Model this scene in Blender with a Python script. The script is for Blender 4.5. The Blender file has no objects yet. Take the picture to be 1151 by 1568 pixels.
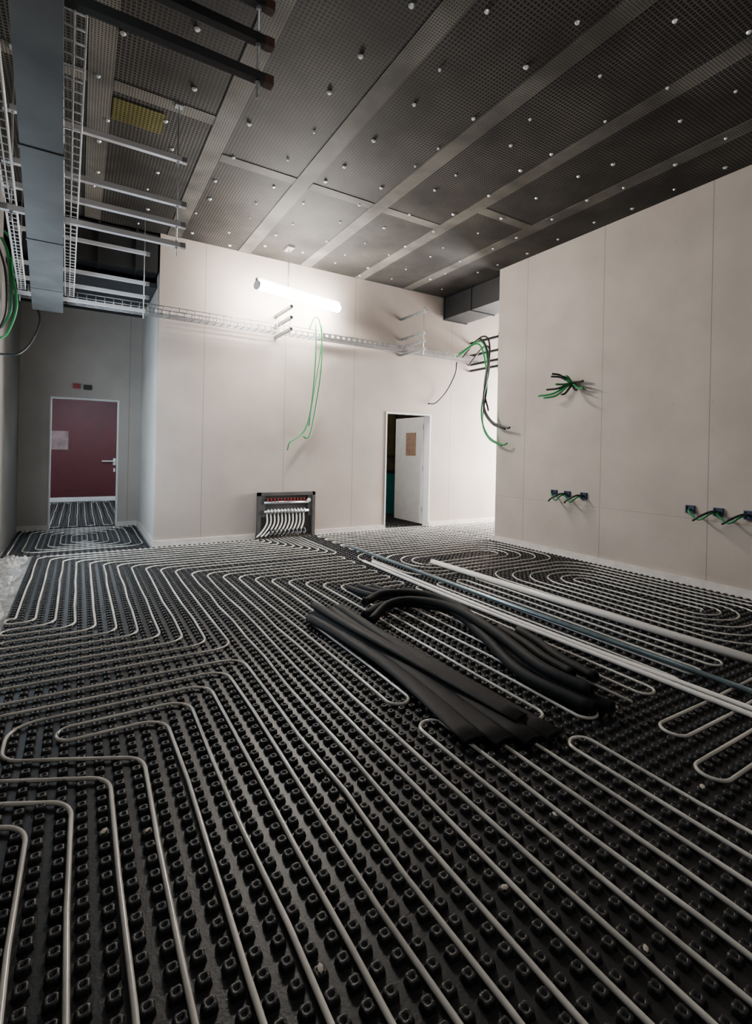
import bpy, bmesh, math, random
import numpy as np
from mathutils import Vector, Matrix, noise
random.seed(7)
S = bpy.context.scene
COL = S.collection

# ------------------------------------------------------------------ materials
def nmat(name, col, rough=0.6, metal=0.0, var=0.0, vscale=6.0, bump=0.0, bscale=40.0, spec=0.5, emit=None, estr=0.0):
    m = bpy.data.materials.new(name); m.use_nodes = True
    nt = m.node_tree; b = nt.nodes['Principled BSDF']
    b.inputs['Base Color'].default_value = (*col, 1)
    b.inputs['Roughness'].default_value = rough
    b.inputs['Metallic'].default_value = metal
    b.inputs['Specular IOR Level'].default_value = spec
    if emit:
        b.inputs['Emission Color'].default_value = (*emit, 1)
        b.inputs['Emission Strength'].default_value = estr
    g = nt.nodes.new('ShaderNodeNewGeometry')
    if var > 0:
        n = nt.nodes.new('ShaderNodeTexNoise'); n.inputs['Scale'].default_value = vscale
        n.inputs['Detail'].default_value = 5
        nt.links.new(g.outputs['Position'], n.inputs['Vector'])
        r = nt.nodes.new('ShaderNodeValToRGB')
        r.color_ramp.elements[0].position = 0.3; r.color_ramp.elements[1].position = 0.7
        r.color_ramp.elements[0].color = (*[c*(1-var) for c in col], 1)
        r.color_ramp.elements[1].color = (*[min(1, c*(1+var)) for c in col], 1)
        nt.links.new(n.outputs['Fac'], r.inputs['Fac'])
        nt.links.new(r.outputs['Color'], b.inputs['Base Color'])
    if bump > 0:
        n2 = nt.nodes.new('ShaderNodeTexNoise'); n2.inputs['Scale'].default_value = bscale
        nt.links.new(g.outputs['Position'], n2.inputs['Vector'])
        bp = nt.nodes.new('ShaderNodeBump'); bp.inputs['Strength'].default_value = bump
        bp.inputs['Distance'].default_value = 0.01
        nt.links.new(n2.outputs['Fac'], bp.inputs['Height'])
        nt.links.new(bp.outputs['Normal'], b.inputs['Normal'])
    return m

def math_node(nt, op, a, b=None):
    n = nt.nodes.new('ShaderNodeMath'); n.operation = op
    for i, v in enumerate((a, b)):
        if v is None: continue
        if isinstance(v, (int, float)): n.inputs[i].default_value = v
        else: nt.links.new(v, n.inputs[i])
    return n.outputs[0]

def drywall(name, axis, seams, hseams=(), col=(0.42, 0.358, 0.308)):
    m = nmat(name, col, 0.75, var=0.11, vscale=1.3, bump=0.05, bscale=60, spec=0.2)
    nt = m.node_tree; b = nt.nodes['Principled BSDF']
    g = nt.nodes.new('ShaderNodeNewGeometry'); s = nt.nodes.new('ShaderNodeSeparateXYZ')
    nt.links.new(g.outputs['Position'], s.inputs[0])
    acc = None
    for ax, lst in ((axis, seams), ('Z', hseams)):
        for p in lst:
            d = math_node(nt, 'ABSOLUTE', math_node(nt, 'SUBTRACT', s.outputs[ax], p))
            t = math_node(nt, 'LESS_THAN', d, 0.0045)
            if ax == 'Z': t = math_node(nt, 'MULTIPLY', t, 0.5)
            acc = t if acc is None else math_node(nt, 'MAXIMUM', acc, t)
    # screw heads in rows
    fa = math_node(nt, 'ABSOLUTE', math_node(nt, 'SUBTRACT', math_node(nt, 'FRACT', math_node(nt, 'DIVIDE', math_node(nt, 'ADD', s.outputs[axis], 20.05), 0.4167)), 0.5))
    fz = math_node(nt, 'ABSOLUTE', math_node(nt, 'SUBTRACT', math_node(nt, 'FRACT', math_node(nt, 'DIVIDE', s.outputs['Z'], 0.31)), 0.5))
    sc = math_node(nt, 'MULTIPLY', math_node(nt, 'LESS_THAN', fa, 0.014), math_node(nt, 'LESS_THAN', fz, 0.018))
    sc = math_node(nt, 'MULTIPLY', sc, 0.6)
    acc = sc if acc is None else math_node(nt, 'MAXIMUM', acc, sc)
    src = b.inputs['Base Color'].links[0].from_socket
    mix = nt.nodes.new('ShaderNodeMixRGB'); mix.blend_type = 'MULTIPLY'
    mix.inputs['Color2'].default_value = (0.6, 0.58, 0.56, 1)
    nt.links.new(acc, mix.inputs['Fac']); nt.links.new(src, mix.inputs['Color1'])
    nt.links.new(mix.outputs[0], b.inputs['Base Color'])
    return m

def mesh_mat(name, bar, hole, period, frac_hole, rough=0.7, metal=0.0):
    """perforated sheet: square holes on a fine grid"""
    m = nmat(name, bar, rough, metal, spec=0.2)
    nt = m.node_tree; b = nt.nodes['Principled BSDF']
    g = nt.nodes.new('ShaderNodeNewGeometry'); s = nt.nodes.new('ShaderNodeSeparateXYZ')
    nt.links.new(g.outputs['Position'], s.inputs[0])
    o = []
    for ax in 'XY':
        f = math_node(nt, 'FRACT', math_node(nt, 'DIVIDE', math_node(nt, 'ADD', s.outputs[ax], 20.0), period))
        o.append(math_node(nt, 'LESS_THAN', f, frac_hole))
    h = math_node(nt, 'MULTIPLY', o[0], o[1])
    n = nt.nodes.new('ShaderNodeTexNoise'); n.inputs['Scale'].default_value = 1.7; n.inputs['Detail'].default_value = 6
    nt.links.new(g.outputs['Position'], n.inputs['Vector'])
    r = nt.nodes.new('ShaderNodeValToRGB')
    r.color_ramp.elements[0].position = 0.35; r.color_ramp.elements[1].position = 0.7
    r.color_ramp.elements[0].color = (*[c*0.5 for c in bar], 1); r.color_ramp.elements[1].color = (*[c*1.5 for c in bar], 1)
    nt.links.new(n.outputs['Fac'], r.inputs['Fac'])
    mix = nt.nodes.new('ShaderNodeMixRGB'); mix.inputs['Color2'].default_value = (*hole, 1)
    nt.links.new(h, mix.inputs['Fac']); nt.links.new(r.outputs['Color'], mix.inputs['Color1'])
    nt.links.new(mix.outputs[0], b.inputs['Base Color'])
    return m

M_right = drywall('drywall_right', 'Y', [0.15, 1.42, 2.69, 3.97, 5.25], [0.74])
M_back = drywall('drywall_back', 'X', [1.55, 2.8, 4.05, 6.2, 7.5], col=(0.42, 0.357, 0.315))
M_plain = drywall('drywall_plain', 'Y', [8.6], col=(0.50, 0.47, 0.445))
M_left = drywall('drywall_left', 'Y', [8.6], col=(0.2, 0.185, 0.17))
M_far = drywall('drywall_far', 'X', [0.75], col=(0.40, 0.36, 0.325))
M_white = nmat('white_plaster', (0.72, 0.71, 0.69), 0.6, var=0.05)
M_skirt = nmat('edge_strip_white', (0.6, 0.54, 0.49), 0.6, var=0.12, vscale=9)
M_conc = nmat('concrete', (0.26, 0.25, 0.235), 0.9, var=0.35, vscale=9, bump=0.6, bscale=30)
M_knob = nmat('black_knob_panel', (0.010, 0.0095, 0.0095), 0.45, var=0.5, vscale=14, bump=0.12, bscale=120, spec=0.33)
M_pipe = nmat('pex_pipe', (0.50, 0.47, 0.42), 0.22, var=0.3, vscale=3)
M_ceil = mesh_mat('ceiling_mesh', (0.062, 0.057, 0.051), (0.004, 0.004, 0.004), 0.032, 0.68)
M_band = mesh_mat('ceiling_band', (0.14, 0.13, 0.113), (0.020, 0.019, 0.017), 0.022, 0.5)
M_yel = mesh_mat('ceiling_band_yellowed', (0.10, 0.088, 0.022), (0.014, 0.013, 0.004), 0.032, 0.6)
M_fix = nmat('galv_washer', (0.7, 0.73, 0.72), 0.3, 0.5)
M_galv = nmat('galvanised_steel', (0.5, 0.51, 0.52), 0.36, 0.8, var=0.12, vscale=12)
M_traysteel = nmat('tray_steel', (0.30, 0.30, 0.30), 0.4, 0.7, var=0.2, vscale=12)
M_duct = nmat('galvanised_duct', (0.14, 0.148, 0.148), 0.5, 0.4, var=0.25, vscale=3)
M_black = nmat('black_duct', (0.008, 0.008, 0.009), 0.6, var=0.3)
M_darkbar = nmat('dark_steel', (0.03, 0.03, 0.03), 0.5, 0.6)
M_foam = nmat('black_foam', (0.007, 0.007, 0.0075), 0.65, var=0.3, vscale=20, bump=0.1, bscale=150, spec=0.2)
M_green = nmat('green_cable', (0.008, 0.22, 0.06), 0.4)
M_blackc = nmat('black_cable', (0.008, 0.008, 0.009), 0.4)
M_redc = nmat('red_cable', (0.25, 0.02, 0.02), 0.4)
M_redd = nmat('red_door_paint', (0.07, 0.005, 0.010), 0.5, var=0.12, vscale=4)
M_pvc = nmat('white_pvc', (0.8, 0.74, 0.68), 0.35, var=0.05)
M_condt = nmat('steel_conduit', (0.22, 0.29, 0.32), 0.32, 0.6, var=0.15)
M_lamp = nmat('lamp_diffuser', (1, 1, 1), 0.4, emit=(1.0, 0.95, 0.88), estr=330)
M_lamp2 = nmat('lamp_diffuser_row', (1, 1, 1), 0.4, emit=(1.0, 0.92, 0.84), estr=20)
M_fill = nmat('fill_diffuser_coolwhite', (1, 1, 1), 0.4, emit=(0.86, 0.94, 1.0), estr=26)  # glow of the added out-of-view fill batten
M_lampc = nmat('lamp_diffuser_cool', (1, 1, 1), 0.4, emit=(0.72, 0.86, 1.0), estr=95)
M_paper = nmat('brown_notice_paper', (0.30, 0.19, 0.13), 0.8, var=0.25, vscale=15)
M_teal = nmat('teal_panel', (0.01, 0.13, 0.12), 0.5, var=0.2)
M_brown = nmat('dark_brown', (0.07, 0.05, 0.02), 0.6, var=0.3)
M_blueb = nmat('blue_back_box', (0.01, 0.02, 0.06), 0.5)
M_scrap = nmat('plaster_scrap', (0.45, 0.40, 0.32), 0.8, var=0.2)
M_glass = nmat('window_frame_white', (0.7, 0.7, 0.7), 0.4)
M_cab = nmat('cabinet_grey', (0.085, 0.08, 0.078), 0.5, 0.3, var=0.15)
M_orange = nmat('dark_orange_cap', (0.06, 0.022, 0.012), 0.5)
M_film = nmat('plastic_film', (0.5, 0.5, 0.49), 0.2, var=0.3, vscale=12)
M_film.node_tree.nodes['Principled BSDF'].inputs['Alpha'].default_value = 0.5

# ------------------------------------------------------------------ geometry helpers
def new_obj(name, bm, mats, parent=None, smooth=False):
    me = bpy.data.meshes.new(name); bm.to_mesh(me); bm.free()
    for m in (mats if isinstance(mats, (list, tuple)) else [mats]): me.materials.append(m)
    if smooth:
        for p in me.polygons: p.use_smooth = True
    o = bpy.data.objects.new(name, me); COL.objects.link(o)
    if parent: o.parent = parent
    return o

def empty(name, loc=(0, 0, 0)):
    e = bpy.data.objects.new(name, None); e.empty_display_size = 0.1
    COL.objects.link(e); return e

def abox(bm, x0, x1, y0, y1, z0, z1, mi=0):
    vs = [bm.verts.new(p) for p in [(x0,y0,z0),(x1,y0,z0),(x1,y1,z0),(x0,y1,z0),(x0,y0,z1),(x1,y0,z1),(x1,y1,z1),(x0,y1,z1)]]
    for f in [(0,3,2,1),(4,5,6,7),(0,1,5,4),(1,2,6,5),(2,3,7,6),(3,0,4,7)]:
        fc = bm.faces.new([vs[i] for i in f]); fc.material_index = mi

def box(name, x0, x1, y0, y1, z0, z1, mat, parent=None):
    bm = bmesh.new(); abox(bm, x0, x1, y0, y1, z0, z1); return new_obj(name, bm, mat, parent)

def boxes(name, lst, mat, parent=None):
    bm = bmesh.new()
    for b in lst: abox(bm, *b)
    return new_obj(name, bm, mat, parent)

def fillet(pts, r, n=5):
    pts = [Vector(p) for p in pts]
    out = [pts[0]]
    for i in range(1, len(pts)-1):
        a, b, c = pts[i-1], pts[i], pts[i+1]
        d1 = (a-b); d2 = (c-b); l1 = d1.length; l2 = d2.length
        if l1 < 1e-6 or l2 < 1e-6: continue
        d1 /= l1; d2 /= l2
        ang = d1.angle(d2)
        if ang > 3.1: out.append(b); continue
        t = min(r/math.tan(ang/2), l1*0.498, l2*0.498)
        p1 = b+d1*t; p2 = b+d2*t
        rr = t*math.tan(ang/2)
        cen = b + (d1+d2).normalized()*(rr/math.sin(ang/2))
        v1 = p1-cen; v2 = p2-cen
        tot = v1.angle(v2)
        for k in range(n+1):
            s = k/n
            v = (v1*math.sin((1-s)*tot) + v2*math.sin(s*tot))/max(math.sin(tot), 1e-6)
            out.append(cen+v)
    out.append(pts[-1])
    return out

def smoothline(pts, n=8):
    """catmull-rom through the points"""
    P = [Vector(p) for p in pts]; P = [2*P[0]-P[1]]+P+[2*P[-1]-P[-2]]
    out = []
    for i in range(1, len(P)-2):
        for k in range(n):
            t = k/n; a, b, c, d = P[i-1], P[i], P[i+1], P[i+2]
            out.append(0.5*((2*b)+(c-a)*t+(2*a-5*b+4*c-d)*t*t+(-a+3*b-3*c+d)*t**3))
    out.append(P[-2]); return out

def sweep(bm, pts, r, sides=8, mi=0, sx=1.0, sz=1.0, hollow=0.0):
    pts = [Vector(p) for p in pts]
    rings = []; n = len(pts)
    up = Vector((0, 0, 1))
    t0 = (pts[1]-pts[0]).normalized()
    if abs(t0.dot(up)) > 0.95: up = Vector((1, 0, 0))
    side = t0.cross(up).normalized()
    for i in range(n):
        t = (pts[min(i+1, n-1)]-pts[max(i-1, 0)]).normalized()
        side = (side - t*side.dot(t)).normalized()
        u = side.cross(t)
        rr = r[i] if isinstance(r, list) else r
        f = i/(n-1)
        wx = sx[0]+(sx[1]-sx[0])*f if isinstance(sx, tuple) else sx
        wz = sz[0]+(sz[1]-sz[0])*f if isinstance(sz, tuple) else sz
        rings.append([bm.verts.new(pts[i]+side*math.cos(a)*rr*wx+u*math.sin(a)*rr*wz) for a in [2*math.pi*k/sides for k in range(sides)]])
    for a, b in zip(rings, rings[1:]):
        for k in range(sides):
            f = bm.faces.new((a[k], a[(k+1) % sides], b[(k+1) % sides], b[k])); f.material_index = mi; f.smooth = True
    for ring, s in ((rings[0], 1), (rings[-1], -1)):
        if hollow > 0:
            c = sum((v.co for v in ring), Vector())/sides
            tt = (pts[1]-pts[0]).normalized() if s == 1 else (pts[-2]-pts[-1]).normalized()
            inn = [bm.verts.new(c+(v.co-c)*hollow) for v in ring]
            dp = [bm.verts.new(c+(v.co-c)*hollow+tt*0.06) for v in ring]
            for k in range(sides):
                k2 = (k+1) % sides
                for q in ((ring[k], ring[k2], inn[k2], inn[k]), (inn[k], inn[k2], dp[k2], dp[k])):
                    f = bm.faces.new(q if s == -1 else q[::-1]); f.material_index = mi
            f = bm.faces.new(dp if s == -1 else dp[::-1]); f.material_index = mi
        else:
            f = bm.faces.new(ring[::-1] if s == 1 else ring); f.material_index = mi

H = 4.4
# ------------------------------------------------------------------ room shell
box('floor', -1.1, 9.3, -2.0, 14.4, -0.15, 0.0, M_conc)
box('ceiling', -1.1, 9.3, -2.0, 9.85, H, H+0.12, M_ceil)
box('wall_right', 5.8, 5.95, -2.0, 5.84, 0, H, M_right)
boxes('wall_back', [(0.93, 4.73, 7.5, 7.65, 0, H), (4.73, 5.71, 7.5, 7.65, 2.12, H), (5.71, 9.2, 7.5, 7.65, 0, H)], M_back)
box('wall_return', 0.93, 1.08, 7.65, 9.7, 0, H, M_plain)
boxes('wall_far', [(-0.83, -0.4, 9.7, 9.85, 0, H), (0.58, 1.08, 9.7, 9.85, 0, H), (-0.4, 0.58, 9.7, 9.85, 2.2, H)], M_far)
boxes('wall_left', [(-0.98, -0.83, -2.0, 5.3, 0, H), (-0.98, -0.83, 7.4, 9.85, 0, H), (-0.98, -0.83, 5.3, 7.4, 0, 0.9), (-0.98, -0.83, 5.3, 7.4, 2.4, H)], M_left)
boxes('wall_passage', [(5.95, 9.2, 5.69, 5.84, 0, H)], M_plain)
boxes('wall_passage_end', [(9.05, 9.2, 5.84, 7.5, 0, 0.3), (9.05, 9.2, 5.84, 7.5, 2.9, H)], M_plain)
# windows (frames)
def window(name, x, y0, y1, z0, z1):
    bm = bmesh.new(); t = 0.05
    abox(bm, x-0.03, x+0.03, y0, y1, z0, z0+t); abox(bm, x-0.03, x+0.03, y0, y1, z1-t, z1)
    for y in (y0, (y0+y1)/2-t/2, y1-t): abox(bm, x-0.03, x+0.03, y, y+t, z0+t, z1-t)
    return new_obj(name, bm, M_glass)
window('window_1', -0.9, 5.3, 7.4, 0.9, 2.4)
window('window_2', 9.12, 5.84, 7.5, 0.3, 2.9)
# skirtings / edge strips
boxes('baseboard_right', [(5.775, 5.8, -2.0, 5.84, 0, 0.09), (5.775, 5.95, 5.84, 5.865, 0, 0.09)], M_skirt)
boxes('baseboard_back', [(0.905, 2.36, 7.475, 7.5, 0, 0.09), (3.36, 4.73, 7.475, 7.5, 0, 0.09), (5.71, 9.0, 7.475, 7.5, 0, 0.09)], M_skirt)
boxes('baseboard_return', [(0.905, 0.93, 7.5, 9.7, 0, 0.09)], M_skirt)
boxes('baseboard_far', [(-0.83, -0.4, 9.675, 9.7, 0, 0.09), (0.58, 0.905, 9.675, 9.7, 0, 0.09)], M_skirt)
# door linings
boxes('trim_1', [(-0.415, -0.395, 9.69, 9.87, 0, 2.205), (0.575, 0.595, 9.69, 9.87, 0, 2.205), (-0.395, 0.575, 9.69, 9.87, 2.185, 2.205)], M_white)
boxes('trim_2', [(4.72, 4.74, 7.485, 7.67, 0, 2.13), (5.70, 5.72, 7.485, 7.67, 0, 2.13), (4.74, 5.70, 7.485, 7.67, 2.11, 2.13)], M_white)

# corridor behind the left doorway
boxes('wall_corridor', [(-1.0, -0.85, 9.85, 14.2, 0, 2.9), (1.25, 1.4, 9.85, 14.2, 0, 2.9), (-1.0, 1.4, 14.2, 14.35, 0, 2.9)], M_white)
box('ceiling_corridor', -1.0, 1.4, 9.85, 14.35, 2.9, 3.0, M_white)
d = empty('door_1')
box('leaf', -0.75, 1.05, 14.12, 14.18, 0.14, 2.72, M_redd, d)
boxes('frame', [(-0.82, -0.75, 14.08, 14.2, 0, 2.8), (1.05, 1.12, 14.08, 14.2, 0, 2.8), (-0.75, 1.05, 14.08, 14.2, 2.72, 2.8)], M_redd, d)
box('bottom_strip', -0.75, 1.05, 14.11, 14.17, 0.03, 0.14, M_white, d)
bm = bmesh.new()
sweep(bm, fillet([(0.78, 14.12, 1.03), (0.78, 14.05, 1.03), (0.5, 14.05, 1.03)], 0.02), 0.016)
abox(bm, 0.75, 0.81, 14.11, 14.125, 0.93, 1.1); abox(bm, 0.76, 0.8, 14.1, 14.125, 0.76, 0.85)
new_obj('handle', bm, M_white, d)
box('plaster_patch', -0.58, -0.22, 14.112, 14.12, 1.3, 1.75, nmat('patch', (0.22, 0.15, 0.15), 0.8, var=0.3), d)

# corridor recess lowered ceiling + black duct
box('ceiling_recess', -0.83, 0.93, 7.75, 9.7, 3.7, 3.76, nmat('recess_ceiling_dark', (0.04, 0.04, 0.043), 0.7, var=0.2))
def duct(name, x0, x1, y0, y1, z0, z1, mat, axis='X', flange=0.9):
    bm = bmesh.new(); abox(bm, x0, x1, y0, y1, z0, z1)
    L0, L1 = (x0, x1) if axis == 'X' else (y0, y1)
    t = L0+0.02
    while t < L1-0.03:
        e = 0.018
        if axis == 'X': abox(bm, t, t+0.03, y0-e, y1+e, z0-e, min(z1+e, H-0.003))
        else: abox(bm, x0-e, x1+e, t, t+0.03, z0-e, min(z1+e, H-0.003))
        t += flange
    return new_obj(name, bm, mat)
duct('ventilation_duct', -0.75, 0.9, 7.5, 8.3, 3.84, 4.36, M_black, 'X', 0.45)
duct('ventilation_duct.001', 5.95, 6.5, 5.9, 7.46, 3.97, 4.37, M_black, 'Y', 0.75)
# covered sheet-steel tray on the left (runs slightly out of parallel with the wall)
bm = bmesh.new()
def tray_section(y):
    f = (y-1.0)/6.4
    return (-0.19-0.33*f, -0.05-0.15*f)
ys = [0.4, 1.9, 3.4, 4.9, 6.4, 7.4]
for a, b2 in zip(ys, ys[1:]):
    la, ra = tray_section(a); lb, rb = tray_section(b2-0.004)
    vs = [bm.verts.new(p) for p in [(la, a, 3.07), (ra, a, 3.07), (rb, b2-0.004, 3.07), (lb, b2-0.004, 3.07), (la, a, 3.13), (ra, a, 3.13), (rb, b2-0.004, 3.13), (lb, b2-0.004, 3.13)]]
    for f in [(0,3,2,1),(4,5,6,7),(0,1,5,4),(1,2,6,5),(2,3,7,6),(3,0,4,7)]: bm.faces.new([vs[i] for i in f])
    abox(bm, la-0.006, ra+0.006, a-0.02, a+0.02, 3.064, 3.136)
new_obj('covered_cable_duct', bm, M_duct)

# room behind right doorway
boxes('wall_back_room', [(2.9, 3.0, 7.65, 9.9, 0, 3.0), (7.4, 7.5, 7.65, 9.9, 0, 3.0), (2.9, 7.5, 9.9, 10.0, 0, 3.0)], M_white)
box('ceiling_back_room', 2.9, 7.5, 7.65, 10.0, 3.0, 3.1, M_white)
d = empty('door_2')
box('leaf', 5.7, 5.745, 7.68, 8.66, 0.03, 2.1, M_white, d)
boxes('hinges', [(5.69, 5.7, 7.67, 7.7, z, z+0.1) for z in (0.25, 1.05, 1.85)], M_galv, d)
box('notice', 5.694, 5.7, 7.93, 8.27, 1.34, 1.8, M_paper, d)
c = empty('storage_cupboard')
box('lower_panel', 5.0, 7.2, 9.45, 9.88, 0.0, 0.95, M_teal, c)
box('upper_panel', 5.0, 7.2, 9.5, 9.88, 0.95, 2.7, M_brown, c)
boxes('rails', [(5.0, 7.2, 9.42, 9.5, 0.93, 0.99), (5.0, 7.2, 9.46, 9.5, 1.3, 1.33), (6.22, 6.26, 9.44, 9.5, 0.0, 2.7)], M_black, c)

# ------------------------------------------------------------------ ceiling bands and fixings
bm = bmesh.new()
for x in (0.1, 1.1, 2.1, 3.1, 4.1, 5.1):
    abox(bm, x-0.09, x+0.09, -2, 7.5, H-0.006, H)
for (xa, xb, y) in ((-0.8, 0.005, 4.65), (0.195, 1.005, 4.65), (1.195, 2.005, 5.2), (2.195, 3.005, 5.2), (3.195, 4.005, 5.2), (4.195, 5.005, 4.55), (-0.8, 0.005, 2.15), (0.195, 1.005, 2.15)):
    abox(bm, xa, xb, y-0.07, y+0.07, H-0.006, H)
new_obj('ceiling_overlap_strips', bm, M_band)
bm = bmesh.new()
for i in range(12):
    for j in range(17):
        x = -0.4+0.55*i+random.uniform(-.08, .08); y = -0.9+0.52*j+(0.26 if i % 2 else 0)+random.uniform(-.1, .1)
        if x > 5.7 or y > 7.4: continue
        rr = random.choice((0.014, 0.018, 0.022))
        bmesh.ops.create_cone(bm, cap_ends=True, segments=12, radius1=rr, radius2=rr*0.6, depth=0.012, matrix=Matrix.Translation((x, y, H-0.012)) @ Matrix.Rotation(math.pi, 4, 'X'))
new_obj('ceiling_fixing_washers', bm, M_fix)
box('yellow_ceiling_marking', 0.2, 0.62, 4.80, 5.12, H-0.009, H-0.006, M_yel)

# ------------------------------------------------------------------ floor knob panels
G = 0.0675
def knob_verts():
    prof = [(0.0240, 0.0), (0.0205, 0.015), (0.0175, 0.019), (0.0085, 0.019), (0.007, 0.010)]
    seg = 12; V = []
    for ri, (r, z) in enumerate(prof):
        for k in range(seg):
            a = 2*math.pi*k/seg
            q = 1.0 if k % 3 else 0.76
            if ri >= 3: q = 1
            V.append((math.cos(a)*r*q, math.sin(a)*r*q, z))
    V.append((0, 0, 0.010))
    F4 = []
    for i in range(len(prof)-1):
        for k in range(seg):
            k2 = (k+1) % seg
            F4.append((i*seg+k, i*seg+k2, (i+1)*seg+k2, (i+1)*seg+k))
    b = (len(prof)-1)*seg; c = len(V)-1
    F3 = [(b+k, b+(k+1) % seg, c) for k in range(seg)]
    return np.array(V), np.array(F4), np.array(F3)
KV, K4, K3 = knob_verts()
def knob_field(name, regions):
    cs = []
    for (i0, i1, j0, j1) in regions:
        for i in range(i0, i1):
            for j in range(j0, j1): cs.append(((i+0.5)*G, (j+0.5)*G, 0.004))
    cs = np.array(cs); n = len(cs)
    V = (cs[:, None, :]+KV[None]).reshape(-1, 3)
    nv = len(KV); off = (np.arange(n)*nv)
    A4 = (K4[None]+off[:, None, None]).reshape(-1); A3 = (K3[None]+off[:, None, None]).reshape(-1)
    base = []
    for (i0, i1, j0, j1) in regions:
        x0, x1, y0, y1 = i0*G, i1*G, j0*G, j1*G
        base += [(x0, y0, 0.004), (x1, y0, 0.004), (x1, y1, 0.004), (x0, y1, 0.004)]
    nb = len(V); V = np.vstack([V, np.array(base)])
    B = np.arange(nb, nb+len(base))
    loops = np.concatenate([A4, B, A3]); n4 = len(A4)//4+len(B)//4; n3 = len(A3)//3
    me = bpy.data.meshes.new(name)
    me.vertices.add(len(V)); me.vertices.foreach_set('co', V.astype(np.float32).ravel())
    me.loops.add(len(loops)); me.loops.foreach_set('vertex_index', loops.astype(np.int32))
    me.polygons.add(n4+n3)
    starts = np.concatenate([np.arange(n4)*4, n4*4+np.arange(n3)*3]).astype(np.int32)
    me.polygons.foreach_set('loop_start', starts)
    me.update(calc_edges=True); me.validate()
    me.materials.append(M_knob)
    o = bpy.data.objects.new(name, me); COL.objects.link(o)
knob_field('floor_heating_knob_panels', [(-7, 85, -7, 110), (-12, 13, 111, 143), (86, 125, 88, 110), (-9, 18, 145, 209), (70, 107, 114, 139)])

# ------------------------------------------------------------------ heating pipes
bm = bmesh.new()
ZP = 0.0195; RP = 0.0088
def pipe(pts, r=0.13):
    P = [(x*G, y*G, ZP) for x, y in pts]
    F = fillet(P, r, 6)
    out = []
    for a, b in zip(F, F[1:]):
        out.append(a)
        L = (b-a).length
        if L > 0.9:
            k = int(L/0.4)
            for q in range(1, k):
                p = a.lerp(b, q/k); out.append(p+Vector((random.uniform(-.009, .009), random.uniform(-.009, .009), 0)))
    out.append(F[-1])
    sweep(bm, out, RP, 8)
# zone 1: far-left legs, turning left near, and towards the manifold far
z1 = [-6+2*i for i in range(11)]
def top_leg(i):
    x = z1[i]; yt = 108-2*i; xu = 35+i
    return [(xu, 109.1), (xu, yt), (x, yt), (x, 65-x)]
for i in range(0, 10, 2):
    a = top_leg(i); b = top_leg(i+1)
    pipe(a+[(-6.9, 65-z1[i]), (-6.9, 65-z1[i+1])]+b[::-1])
pipe(top_leg(10)+[(-6.9, 51), (-6.9, 48), (14, 48), (14, -7)])
# zone 2: nested turns in the near-left
pipe([(6, -7), (6, 40), (-1, 40), (-1, 42), (8, 42), (8, -7)])
pipe([(10, -7), (10, 44), (-4, 44), (-4, 39.4), (-1, 38), (4, 35.5), (4, -7)])
pipe([(12, -7), (12, 46), (-6.8, 46), (-6.8, 38.6), (2, 34.3), (2, -7)])
pipe([(0, -7), (0, 33), (-6.8, 36.4), (-6.8, 34.4), (-2, 32), (-2, -7)])
pipe([(-4, -7), (-4, 31), (-6.8, 32.4)])
# zone 3: centre legs, tops turn right
pipe([(16, -7), (16, 85), (44, 85), (44, 83), (18, 83), (18, -7)])
pipe([(20, -7), (20, 81), (44, 81), (44, 79), (22, 79), (22, 33), (24, 33), (24, 77), (44, 77), (44, 75), (26, 75), (26, 31), (28, 31), (28, 73), (44, 73), (44, 71),
      (30, 71), (30, 26), (32, 26), (32, 69), (44, 69), (44, 67), (34, 67), (34, 24), (36, 24), (36, 65), (44, 65), (44, 63), (38, 63), (38, 24)])
pipe([(22, -7), (22, 30), (24, 30), (24, -7)])
pipe([(26, -7), (26, 28), (28, 28), (28, -7)])
pipe([(30, -7), (30, 23), (32, 23), (32, -7)])
# zone 3b: legs along X on the near right
for (y, xt) in [(21, 38), (17, 35), (13, 35), (9, 35), (5, 35), (1, 35)]:
    pipe([(83, y), (xt, y), (xt, y-2), (83, y-2)])
# zone 4: serpentine along Y under the long poles
pts = []
for k, x in enumerate(range(40, 59, 2)):
    ys = (24, 61) if k % 2 == 0 else (61, 24)
    pts += [(x, ys[0]), (x, ys[1])]
pipe(pts)
def rings(x0, x1, y0, y1, p=2, r=0.35):
    pts = [(x0, y0)]
    while x1-x0 >= p and y1-y0 >= p:
        pts += [(x0, y1), (x1, y1), (x1, y0), (x0+p, y0)]
        x0 += p; x1 -= p; y1 -= p; y0 += p
    pipe(pts, r)
rings(60, 83, 24, 63)
rings(46, 83, 65, 86)
rings(-11, 12, 113, 142, r=0.2)
pts = []
for k, y in enumerate(range(88, 109, 2)):
    xs = (49, 118) if k % 2 == 0 else (118, 49)
    pts += [(xs[0], y), (xs[1], y)]
pipe(pts)
pts = []
for k, x in enumerate(range(-8, 17, 2)):
    ys = (146, 206) if k % 2 == 0 else (206, 146)
    pts += [(x, ys[0]), (x, ys[1])]
pipe(pts)
new_obj('underfloor_heating_pipes', bm, M_pipe)

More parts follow.
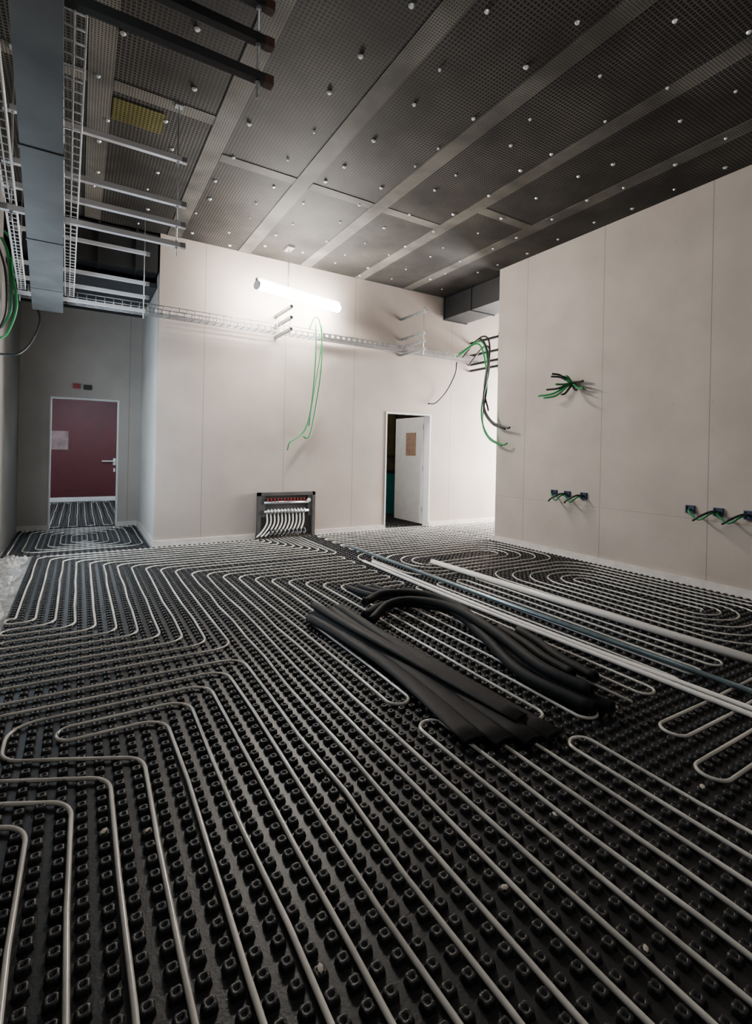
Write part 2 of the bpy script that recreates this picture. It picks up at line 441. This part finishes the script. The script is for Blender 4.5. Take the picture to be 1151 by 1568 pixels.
# ------------------------------------------------------------------ manifold cabinet
c = empty('heating_manifold_cabinet')
x0, x1 = 2.38, 3.34
boxes('casing', [(x0, x0+0.05, 7.43, 7.497, 0.03, 0.73), (x1-0.05, x1, 7.43, 7.497, 0.03, 0.73), (x0, x1, 7.43, 7.497, 0.68, 0.73),
                 (x0, x1, 7.485, 7.497, 0.03, 0.73), (x0+0.05, x0+0.12, 7.44, 7.49, 0.35, 0.68), (x1-0.12, x1-0.05, 7.44, 7.49, 0.35, 0.68)], M_cab, c)
bm = bmesh.new()
for z, yy in ((0.57, 7.45), (0.43, 7.435)):
    sweep(bm, [(x0+0.1, yy, z), (x1-0.12, yy, z)], 0.024)
for k in range(12):
    x = x0+0.16+k*0.055
    sweep(bm, [(x, 7.45, 0.59), (x, 7.45, 0.64)], 0.013, 8)
    sweep(bm, [(x, 7.42, 0.40), (x, 7.42, 0.47)], 0.015, 8)
new_obj('manifold_bars', bm, M_galv, c)
bm = bmesh.new()
for k in range(11):
    x = x0+0.15+k*0.061; xe = (35+k)*G
    sweep(bm, smoothline([(x, 7.45, 0.4), (x, 7.44, 0.25), ((x+xe)/2, 7.43, 0.12), (xe, 7.41, 0.05)], 5), 0.013, 8, mi=0)
new_obj('feed_pipes', bm, M_pvc, c)
bm = bmesh.new()
for k in range(9):
    x = x0+0.2+k*0.07
    sweep(bm, smoothline([(x, 7.43, 0.15), (x+0.02, 7.42, 0.1), (x-0.02, 7.40, 0.06)], 5), 0.020, 8)
new_obj('pipe_sleeves', bm, M_black, c)
boxes('red_caps', [(x0+0.16+k*0.055-0.010, x0+0.16+k*0.055+0.010, 7.425, 7.44, 0.59, 0.64) for k in range(12)], M_redc, c)
bm = bmesh.new(); bmesh.ops.create_cone(bm, cap_ends=True, segments=16, radius1=0.03, radius2=0.03, depth=0.02, matrix=Matrix.Translation((x1-0.12, 7.42, 0.6)) @ Matrix.Rotation(math.pi/2, 4, 'X'))
new_obj('gauge', bm, M_white, c)

# ------------------------------------------------------------------ cable trays & supports
def wire_tray(name, a, b, w=0.14, h=0.055, step=0.1, r=0.0035, mat=None, longs=4):
    a = Vector(a); b = Vector(b); t = (b-a).normalized(); s = t.cross(Vector((0, 0, 1))).normalized(); L = (b-a).length
    bm = bmesh.new(); up = Vector((0, 0, 1))
    offs = [s*(w*(k/(longs-1)-0.5)) for k in range(longs)]+[s*(-w/2)+up*h, s*(w/2)+up*h, s*(-w/2)+up*h*0.5, s*(w/2)+up*h*0.5]
    for o in offs: sweep(bm, [a+o, b+o], r, 6)
    n = int(L/step)
    for k in range(n+1):
        p = a+t*(k*step)
        sweep(bm, [p+s*(-w/2)+up*h, p+s*(-w/2), p+s*(w/2), p+s*(w/2)+up*h], r, 6)
    return new_obj(name, bm, mat or M_galv)
M_wire = nmat('bright_zinc_wire', (0.9, 0.92, 0.95), 0.4, 0.2)
wire_tray('wire_cable_tray', (-0.02, 0.9, 3.21), (-0.13, 7.05, 3.21), w=0.09, r=0.0045, step=0.09, mat=M_wire, longs=3)
wire_tray('wire_cable_tray.001', (-0.30, 1.2, 3.21), (-0.60, 7.05, 3.21), w=0.07, r=0.0045, step=0.09, mat=M_wire, longs=3)
wire_tray('wire_cable_tray.002', (-0.75, 7.3, 3.20), (3.25, 7.3, 3.20), w=0.2, h=0.11, r=0.0065, mat=M_traysteel)
# perforated tray continuing right
bm = bmesh.new()
for k in range(3):
    y = 7.2+k*0.085
    abox(bm, 3.3, 7.6, y, y+0.045, 3.205, 3.209)
for k in range(44): abox(bm, 3.3+k*0.1, 3.33+k*0.1, 7.2, 7.415, 3.2091, 3.212)
abox(bm, 3.3, 7.6, 7.19, 7.194, 3.205, 3.225); abox(bm, 3.3, 7.6, 7.19, 7.194, 3.265, 3.285)
for k in range(43): abox(bm, 3.3+k*0.1, 3.35+k*0.1, 7.19, 7.194, 3.225, 3.265)
abox(bm, 3.3, 7.6, 7.416, 7.42, 3.205, 3.285)
new_obj('steel_cable_tray', bm, M_traysteel)

def strut(bm, a, b, w=0.041, mi=0):
    """C-channel rail: base + two lips"""
    a = Vector(a); b = Vector(b); t = (b-a).normalized(); s = t.cross(Vector((0, 0, 1))).normalized(); u = Vector((0, 0, 1))
    hw = w/2; prof = [(-hw, -hw), (hw, -hw), (hw, hw), (hw*0.5, hw), (hw*0.5, hw*0.75), (hw*0.85, hw*0.75), (hw*0.85, -hw*0.8), (-hw*0.85, -hw*0.8), (-hw*0.85, hw*0.75), (-hw*0.5, hw*0.75), (-hw*0.5, hw), (-hw, hw)]
    A = [bm.verts.new(a+s*p[0]+u*p[1]) for p in prof]; B = [bm.verts.new(b+s*p[0]+u*p[1]) for p in prof]
    n = len(prof)
    for k in range(n):
        f = bm.faces.new((A[k], A[(k+1) % n], B[(k+1) % n], B[k])); f.material_index = mi
    bm.faces.new(A[::-1]); bm.faces.new(B)
def trapeze(name, ends, rods, tiers, mat, cap=None, top=None):
    e = empty(name); zt2 = top or H-0.002
    bm = bmesh.new()
    for z in tiers: strut(bm, (*ends[0], z), (*ends[1], z))
    new_obj('channel_rails', bm, mat, e)
    bm = bmesh.new()
    for rx, ry in rods:
        sweep(bm, [(rx, ry, min(tiers)-0.1), (rx, ry, zt2)], 0.006, 8)
        for z in tiers:
            bmesh.ops.create_cone(bm, cap_ends=True, segments=6, radius1=0.013, radius2=0.013, depth=0.014, matrix=Matrix.Translation((rx, ry, z-0.028)))
            bmesh.ops.create_cone(bm, cap_ends=True, segments=6, radius1=0.013, radius2=0.013, depth=0.014, matrix=Matrix.Translation((rx, ry, z+0.028)))
        if not top: abox(bm, rx-0.03, rx+0.03, ry-0.03, ry+0.03, H-0.015, H-0.002)
    new_obj('threaded_rods', bm, M_galv, e)
    bm = bmesh.new()
    for z in tiers:
        t = (Vector(ends[1])-Vector(ends[0])).normalized()*0.012
        for (ex, ey), sg in ((ends[0], -1), (ends[1], 1)):
            abox(bm, ex+sg*t.x-0.022, ex+sg*t.x+0.022, ey+sg*t.y-0.022, ey+sg*t.y+0.022, z-0.022, z+0.022)
    new_obj('end_caps', bm, cap or M_galv, e)
T4 = (3.18, 3.36, 3.54, 3.93)
M_rail = nmat('bright_zinc_rail', (0.9, 0.92, 0.95), 0.35, 0.3)
trapeze('trapeze_hanger', [(-0.36, 2.33), (0.74, 2.33)], [(0.70, 2.33), (-0.33, 2.33)], (3.18, 3.36, 3.54), M_darkbar, M_orange)
trapeze('trapeze_hanger.001', [(-0.50, 4.62), (0.74, 4.62)], [(0.70, 4.62), (-0.47, 4.62)], T4, M_rail)
trapeze('trapeze_hanger.002', [(-0.65, 7.1), (0.72, 7.1)], [(0.69, 7.1), (-0.62, 7.1)], T4, M_rail)
trapeze('cable_tray_bracket', [(2.62, 6.84), (2.62, 7.46)], [(2.62, 6.87)], (3.17, 3.34, 3.5), M_traysteel, top=3.56)
trapeze('cable_tray_bracket.001', [(5.0, 6.76), (5.0, 7.46)], [(5.0, 6.80)], (3.17, 3.31, 3.45, 3.82), M_traysteel, top=3.9)
trapeze('cable_tray_bracket.002', [(6.65, 6.6), (6.65, 7.46)], [(6.65, 6.7)], (3.05, 3.17, 3.35, 3.6), M_darkbar, top=3.68)

# ------------------------------------------------------------------ fluorescent fixtures
def batten(name, a, b, z, mat, rad=0.05):
    e = empty(name); a = Vector((*a, z)); b = Vector((*b, z)); t = (b-a).normalized()
    bm = bmesh.new(); sweep(bm, [a+t*0.03, b-t*0.03], rad, 16, sz=0.85); new_obj('diffuser', bm, mat, e)
    bm = bmesh.new()
    for p in (a, b-t*0.03): sweep(bm, [p, p+t*0.03], rad+0.003, 14, sz=0.88)
    strut(bm, a+Vector((0, 0, rad+0.012)), b+Vector((0, 0, rad+0.012)), 0.05)
    new_obj('housing', bm, M_white, e)
    bm = bmesh.new()
    c = a.lerp(b, 0.35)
    sweep(bm, [(c.x, c.y, z+0.08), (c.x, c.y, H-0.002)], 0.008, 8)
    abox(bm, c.x-0.05, c.x+0.05, c.y-0.1, c.y+0.1, H-0.03, H-0.002)
    new_obj('suspension_rod', bm, M_galv, e)
batten('fluorescent_batten_lamp', (2.09, 6.81), (3.59, 7.19), 3.71, M_lamp, 0.068)
batten('fluorescent_batten_lamp.001', (1.9, 0.2), (3.2, 0.5), 3.45, M_lamp2)
batten('fluorescent_batten_lamp.002', (3.4, -1.3), (4.7, -1.0), 3.45, M_lamp2)
batten('added_fill_batten', (0.35, 0.0), (0.35, 1.35), 3.45, M_fill)  # added out of view to brighten the left trays, rails and near floor
def small_lamp(name, x0, x1, y0, y1, z, mat):
    e = empty(name); boxes('body', [(x0-0.03, x1+0.03, y0-0.03, y1+0.03, z-0.03, z)], M_white, e); box('diffuser', x0, x1, y0, y1, z-0.07, z-0.03, mat, e)
small_lamp('ceiling_light', 0.1, 0.3, 11.0, 12.2, 2.9, M_lampc)
small_lamp('added_leaf_fill_light', 4.5, 4.9, 8.0, 8.4, 3.0, nmat('fill_diffuser_dim', (1, 1, 1), 0.4, emit=(1, 0.97, 0.92), estr=25))  # added hidden fill light, brightens the open white door leaf

# ------------------------------------------------------------------ long poles on the floor
def pole(name, pts, r, mat, hollow=0.8):
    bm = bmesh.new(); sweep(bm, pts, r, 14, hollow=hollow); return new_obj(name, bm, mat)
zt = 0.029
pole('white_pvc_pipe', [(3.77, 4.85, zt+0.03), (3.83, 3.0, zt+0.03), (3.93, 0.9, zt+0.03)], 0.03, M_pvc)
pole('white_conduit_tube', smoothline([(3.05, 5.3, zt+0.015), (3.03, 3.5, zt+0.015), (3.06, 2.2, zt+0.015), (3.10, 0.7, zt+0.015)]), 0.015, M_pvc)
pole('white_conduit_tube.001', smoothline([(3.13, 5.22, zt+0.015), (3.10, 3.4, zt+0.015), (3.12, 2.2, zt+0.015), (3.19, 0.7, zt+0.015)]), 0.015, M_pvc)
pole('steel_conduit_tube', [(3.34, 6.2, zt+0.018), (3.35, 3.4, zt+0.018), (3.4, 0.8, zt+0.018)], 0.018, M_condt)

# ------------------------------------------------------------------ foam insulation tubes
def foam(name, pts, r=0.035, sx=1.0, sz=1.0, par=None, hollow=0.5):
    bm = bmesh.new(); sweep(bm, smoothline(pts, 7), r, 16, sx=sx, sz=sz, hollow=hollow); new_obj(name, bm, M_foam, par)
b = 0.029
e = empty('foam_pipe_insulation_bundle')
foam('tube_1', [(1.60, 3.62, b+.035), (1.66, 3.1, b+.035), (1.69, 2.5, b+.03), (1.63, 1.74, b+.018)], 0.037, (1.05, 1.7), (0.95, 0.4), e)
foam('tube_2', [(1.69, 3.70, b+.035), (1.745, 3.1, b+.035), (1.78, 2.5, b+.03), (1.75, 1.66, b+.018)], 0.037, (1.05, 1.7), (0.95, 0.4), e)
foam('tube_3', [(1.84, 3.72, b+.035), (1.83, 3.1, b+.035), (1.87, 2.5, b+.03), (1.875, 1.60, b+.018)], 0.037, (1.05, 1.7), (0.95, 0.4), e)
foam('tube_4', [(1.93, 3.74, b+.035), (1.92, 3.1, b+.035), (1.95, 2.5, b+.03), (2.00, 1.58, b+.018)], 0.037, (1.05, 1.7), (0.95, 0.4), e)
foam('tube_5', [(1.70, 3.76, b+.09), (1.73, 3.2, b+.09), (1.83, 2.5, b+.07), (1.94, 1.74, b+.042)], 0.033, (1.1, 1.6), (0.8, 0.35), e)
e = empty('foam_pipe_insulation_coil')
foam('tube_1', [(2.02, 3.48, b+.035), (2.3, 3.62, b+.04), (2.55, 3.50, b+.05), (2.68, 3.15, b+.06), (2.52, 2.6, b+.05), (2.34, 2.1, b+.04), (2.36, 1.62, b+.035)], 0.035, par=e)
foam('tube_2', [(2.10, 3.62, b+.09), (2.38, 3.74, b+.1), (2.68, 3.55, b+.1), (2.77, 3.15, b+.07), (2.60, 2.6, b+.04), (2.44, 2.1, b+.036), (2.45, 1.58, b+.035)], 0.035, par=e)
foam('tube_3', [(2.0, 3.34, b+.035), (2.25, 3.46, b+.1), (2.48, 3.38, b+.12), (2.62, 3.05, b+.12), (2.54, 2.5, b+.11), (2.40, 2.0, b+.1), (2.42, 1.68, b+.09)], 0.034, par=e)
foam('tube_4', [(2.28, 4.25, b+.035), (2.35, 3.95, b+.035), (2.45, 3.78, b+.035), (2.62, 3.66, b+.035)], 0.03, par=e)
foam('tube_5', [(2.52, 4.2, b+.035), (2.55, 4.0, b+.035), (2.62, 3.85, b+.035), (2.78, 3.7, b+.035)], 0.03, par=e)
foam('tube_6', [(2.4, 4.25, b+.035), (2.46, 4.0, b+.04), (2.54, 3.84, b+.06), (2.7, 3.72, b+.09)], 0.028, par=e)
foam('tube_7', [(2.80, 2.75, b+.035), (2.74, 2.45, b+.035), (2.66, 2.2, b+.035), (2.62, 1.95, b+.035)], 0.03, par=e)
foam('tube_8', [(2.90, 2.65, b+.035), (2.84, 2.4, b+.035), (2.75, 2.15, b+.035), (2.70, 1.85, b+.035)], 0.03, par=e)

# ------------------------------------------------------------------ cables
def cables(name, specs):
    bm = bmesh.new(); mats = [M_green, M_blackc, M_redc]
    for mi, r, pts in specs: sweep(bm, smoothline(pts, 8), r, 8, mi=mi)
    return new_obj(name, bm, mats)
cables('hanging_green_cables', [
    (0, 0.012, [(3.16, 7.15, 3.40), (3.17, 7.16, 2.8), (3.2, 7.36, 2.1), (3.14, 7.44, 1.75), (3.0, 7.44, 1.6), (2.87, 7.42, 1.52), (2.85, 7.46, 1.4)]),
    (0, 0.012, [(3.26, 7.15, 3.40), (3.28, 7.18, 2.7), (3.27, 7.38, 2.0), (3.22, 7.44, 1.66), (3.16, 7.45, 1.6), (3.12, 7.46, 1.63)]),
    (0, 0.009, [(3.05, 7.15, 3.30), (3.12, 7.12, 3.48), (3.2, 7.12, 3.45), (3.26, 7.14, 3.1), (3.25, 7.35, 2.4), (3.2, 7.44, 1.8)])])
cables('hanging_cable_loop', [
    (1, 0.014, [(6.0, 7.1, 3.1), (6.05, 7.2, 2.9), (6.02, 7.4, 2.6), (5.8, 7.44, 2.36), (5.62, 7.45, 2.33)])])
cables('hanging_cable_bundle', [
    (1, 0.015, [(6.1, 7.0, 3.3), (5.9, 6.3, 3.42), (5.72, 5.95, 3.1), (5.6, 5.95, 2.3), (5.62, 5.8, 1.95), (5.66, 5.5, 1.82), (5.66, 5.42, 1.82)]),
    (1, 0.015, [(6.1, 7.05, 3.2), (5.92, 6.4, 3.4), (5.74, 5.98, 2.9), (5.63, 5.98, 2.2), (5.65, 5.8, 1.9), (5.7, 5.55, 1.8)]),
    (0, 0.014, [(6.0, 7.05, 3.25), (5.9, 6.35, 3.34), (5.70, 5.97, 2.8), (5.58, 5.97, 2.1), (5.6, 5.85, 1.72), (5.66, 5.6, 1.56), (5.7, 5.5, 1.58)]),
    (0, 0.014, [(6.0, 7.1, 3.2), (5.9, 6.4, 3.3), (5.72, 6.0, 2.6), (5.62, 5.98, 1.95), (5.64, 5.85, 1.66), (5.7, 5.62, 1.54)]),
    (1, 0.015, [(6.2, 7.0, 3.05), (5.98, 6.4, 3.25), (5.76, 6.0, 3.1), (5.66, 6.0, 2.5), (5.67, 5.9, 2.1)])])
sp = []
for k, (mi, dx, dy, dz) in enumerate([(0, -.25, .42, -.14), (0, -.2, .36, -.17), (1, -.28, .16, .14), (1, -.22, .06, .1), (0, -.3, -.1, .02), (0, -.34, .05, -.02),
                                     (1, -.3, -.02, -.16), (1, -.22, .3, -.06), (0, -.25, -.05, .09), (1, -.15, -.14, -.1), (1, -.1, -.2, .02), (0, -.12, -.22, -.08), (1, -.2, .24, .12)]):
    sp.append((mi, 0.014, [(5.80, 4.38, 2.38), (5.72, 4.38+dy*0.15, 2.39+dz*0.2), (5.8+dx*0.7, 4.38+dy*0.55, 2.38+dz*0.85), (5.8+dx, 4.38+dy, 2.38+dz)]))
cables('wall_cable_tails', sp)
cables('left_cable_loops', [
    (0, 0.012, [(-0.75, 6.87, 3.78), (-0.68, 6.85, 3.65), (-0.67, 6.8, 3.35), (-0.62, 6.8, 2.95), (-0.70, 6.85, 2.65), (-0.78, 6.9, 2.58)]),
    (0, 0.012, [(-0.78, 6.87, 3.70), (-0.72, 6.85, 3.55), (-0.69, 6.8, 3.3), (-0.67, 6.8, 2.9), (-0.76, 6.85, 2.7)]),
    (1, 0.014, [(-0.50, 7.46, 3.18), (-0.44, 7.4, 2.95), (-0.5, 7.2, 2.65), (-0.62, 7.05, 2.45), (-0.8, 7.0, 2.42)]),
    (1, 0.012, [(-0.8, 6.7, 3.6), (-0.72, 6.7, 3.3), (-0.7, 6.7, 2.9), (-0.75, 6.75, 2.7), (-0.8, 6.8, 2.65)])])
def sockets(name, ys, z):
    e = empty(name)
    bm = bmesh.new()
    for y in ys:
        for (a0, a1, b0, b1) in ((y-.045, y-.035, z-.045, z+.045), (y+.035, y+.045, z-.045, z+.045), (y-.035, y+.035, z-.045, z-.035), (y-.035, y+.035, z+.035, z+.045)):
            abox(bm, 5.775, 5.799, a0, a1, b0, b1)
        abox(bm, 5.792, 5.799, y-.035, y+.035, z-.035, z+.035)
    new_obj('back_boxes', bm, M_blueb, e)
    bm = bmesh.new()
    for a, b2 in zip(ys, ys[1:]):
        sweep(bm, smoothline([(5.79, a, z), (5.7, a-0.03, z-0.02), (5.68, (a+b2)/2, z-0.09), (5.7, b2+0.04, z-0.02), (5.79, b2, z)], 7), 0.011, 8, mi=0)
        sweep(bm, smoothline([(5.79, b2, z), (5.66, b2+0.01, z+0.01), (5.6, b2+0.1, z-0.05), (5.6, b2+0.16, z-0.1)], 7), 0.012, 8, mi=1)
    new_obj('cable_tails', bm, [M_green, M_blackc], e)
sockets('socket_back_boxes', (4.68, 4.46, 4.2), 0.87)
sockets('socket_back_boxes.001', (2.86, 2.58, 2.3), 0.84)
e = empty('alarm_junction_box')
box('box_red', -0.1, -0.0, 9.66, 9.7, 2.36, 2.44, M_redc, e); box('box_dark', 0.05, 0.17, 9.66, 9.7, 2.35, 2.43, M_blackc, e)
# small plaster scraps on the floor
bm = bmesh.new()
for (i, j) in [(17.5, 16.5), (20.5, 11.5), (3.5, 28.5), (23.5, 18.5), (13.5, 25.5), (33.5, 15.5), (8.5, 17.5), (28.5, 66.5), (7.5, 62.5), (1.5, 29.5)]:
    s = random.uniform(0.006, 0.011)
    Mx = Matrix.Translation((i*G, j*G, 0.023+s*0.4)) @ Matrix.Rotation(random.random()*3, 4, 'Z') @ Matrix.Diagonal((s*1.6, s, s*0.6, 1))
    bmesh.ops.create_icosphere(bm, subdivisions=1, radius=1, matrix=Mx)
new_obj('plaster_scraps', bm, M_scrap)
# crumpled plastic film along the left edge of the floor
bm = bmesh.new()
nx, ny = 14, 90; gv = []
for j in range(ny+1):
    row = []
    for i in range(nx+1):
        u = i/nx; v = j/ny
        x = -0.81+0.29*u+0.03*math.sin(v*23)*u; y = 4.7+2.7*v
        z = 0.012+0.07*abs(noise.noise(Vector((x*9, y*7, 0))))+0.04*abs(noise.noise(Vector((x*22, y*18, 3))))
        row.append(bm.verts.new((x, y, z)))
    gv.append(row)
for j in range(ny):
    for i in range(nx): bm.faces.new((gv[j][i], gv[j][i+1], gv[j+1][i+1], gv[j+1][i]))
new_obj('crumpled_plastic_film', bm, M_film)

# ------------------------------------------------------------------ lights
def area(name, loc, rot, sx, sy, energy, col):
    l = bpy.data.lights.new(name, 'AREA'); l.shape = 'RECTANGLE'; l.size = sx; l.size_y = sy; l.energy = energy; l.color = col
    o = bpy.data.objects.new(name, l); COL.objects.link(o); o.location = loc; o.rotation_euler = rot
area('daylight_window_left', (-1.05, 6.35, 1.65), (0, math.radians(-90), 0), 1.5, 2.1, 170, (0.70, 0.86, 1.0))
area('daylight_window_right', (9.25, 6.67, 1.6), (0, math.radians(90), 0), 2.6, 1.6, 1500, (1.0, 0.98, 0.95))
w = bpy.data.worlds.new('World'); S.world = w; w.use_nodes = True
w.node_tree.nodes['Background'].inputs[0].default_value = (1.0, 0.97, 0.95, 1)
w.node_tree.nodes['Background'].inputs[1].default_value = 0.16

# ------------------------------------------------------------------ camera
cd = bpy.data.cameras.new('camera'); cam = bpy.data.objects.new('camera', cd); COL.objects.link(cam)
cd.sensor_fit = 'HORIZONTAL'; cd.sensor_width = 36; cd.lens = 755/1152*36
cd.shift_y = -92/1152; cd.clip_start = 0.05
cam.matrix_world = Matrix.Translation((0, 0, 1.4)) @ Matrix.Rotation(math.radians(-31.1), 4, 'Z') @ Matrix.Rotation(math.radians(90), 4, 'X') @ Matrix.Rotation(math.radians(1.2), 4, 'Z')
S.camera = cam
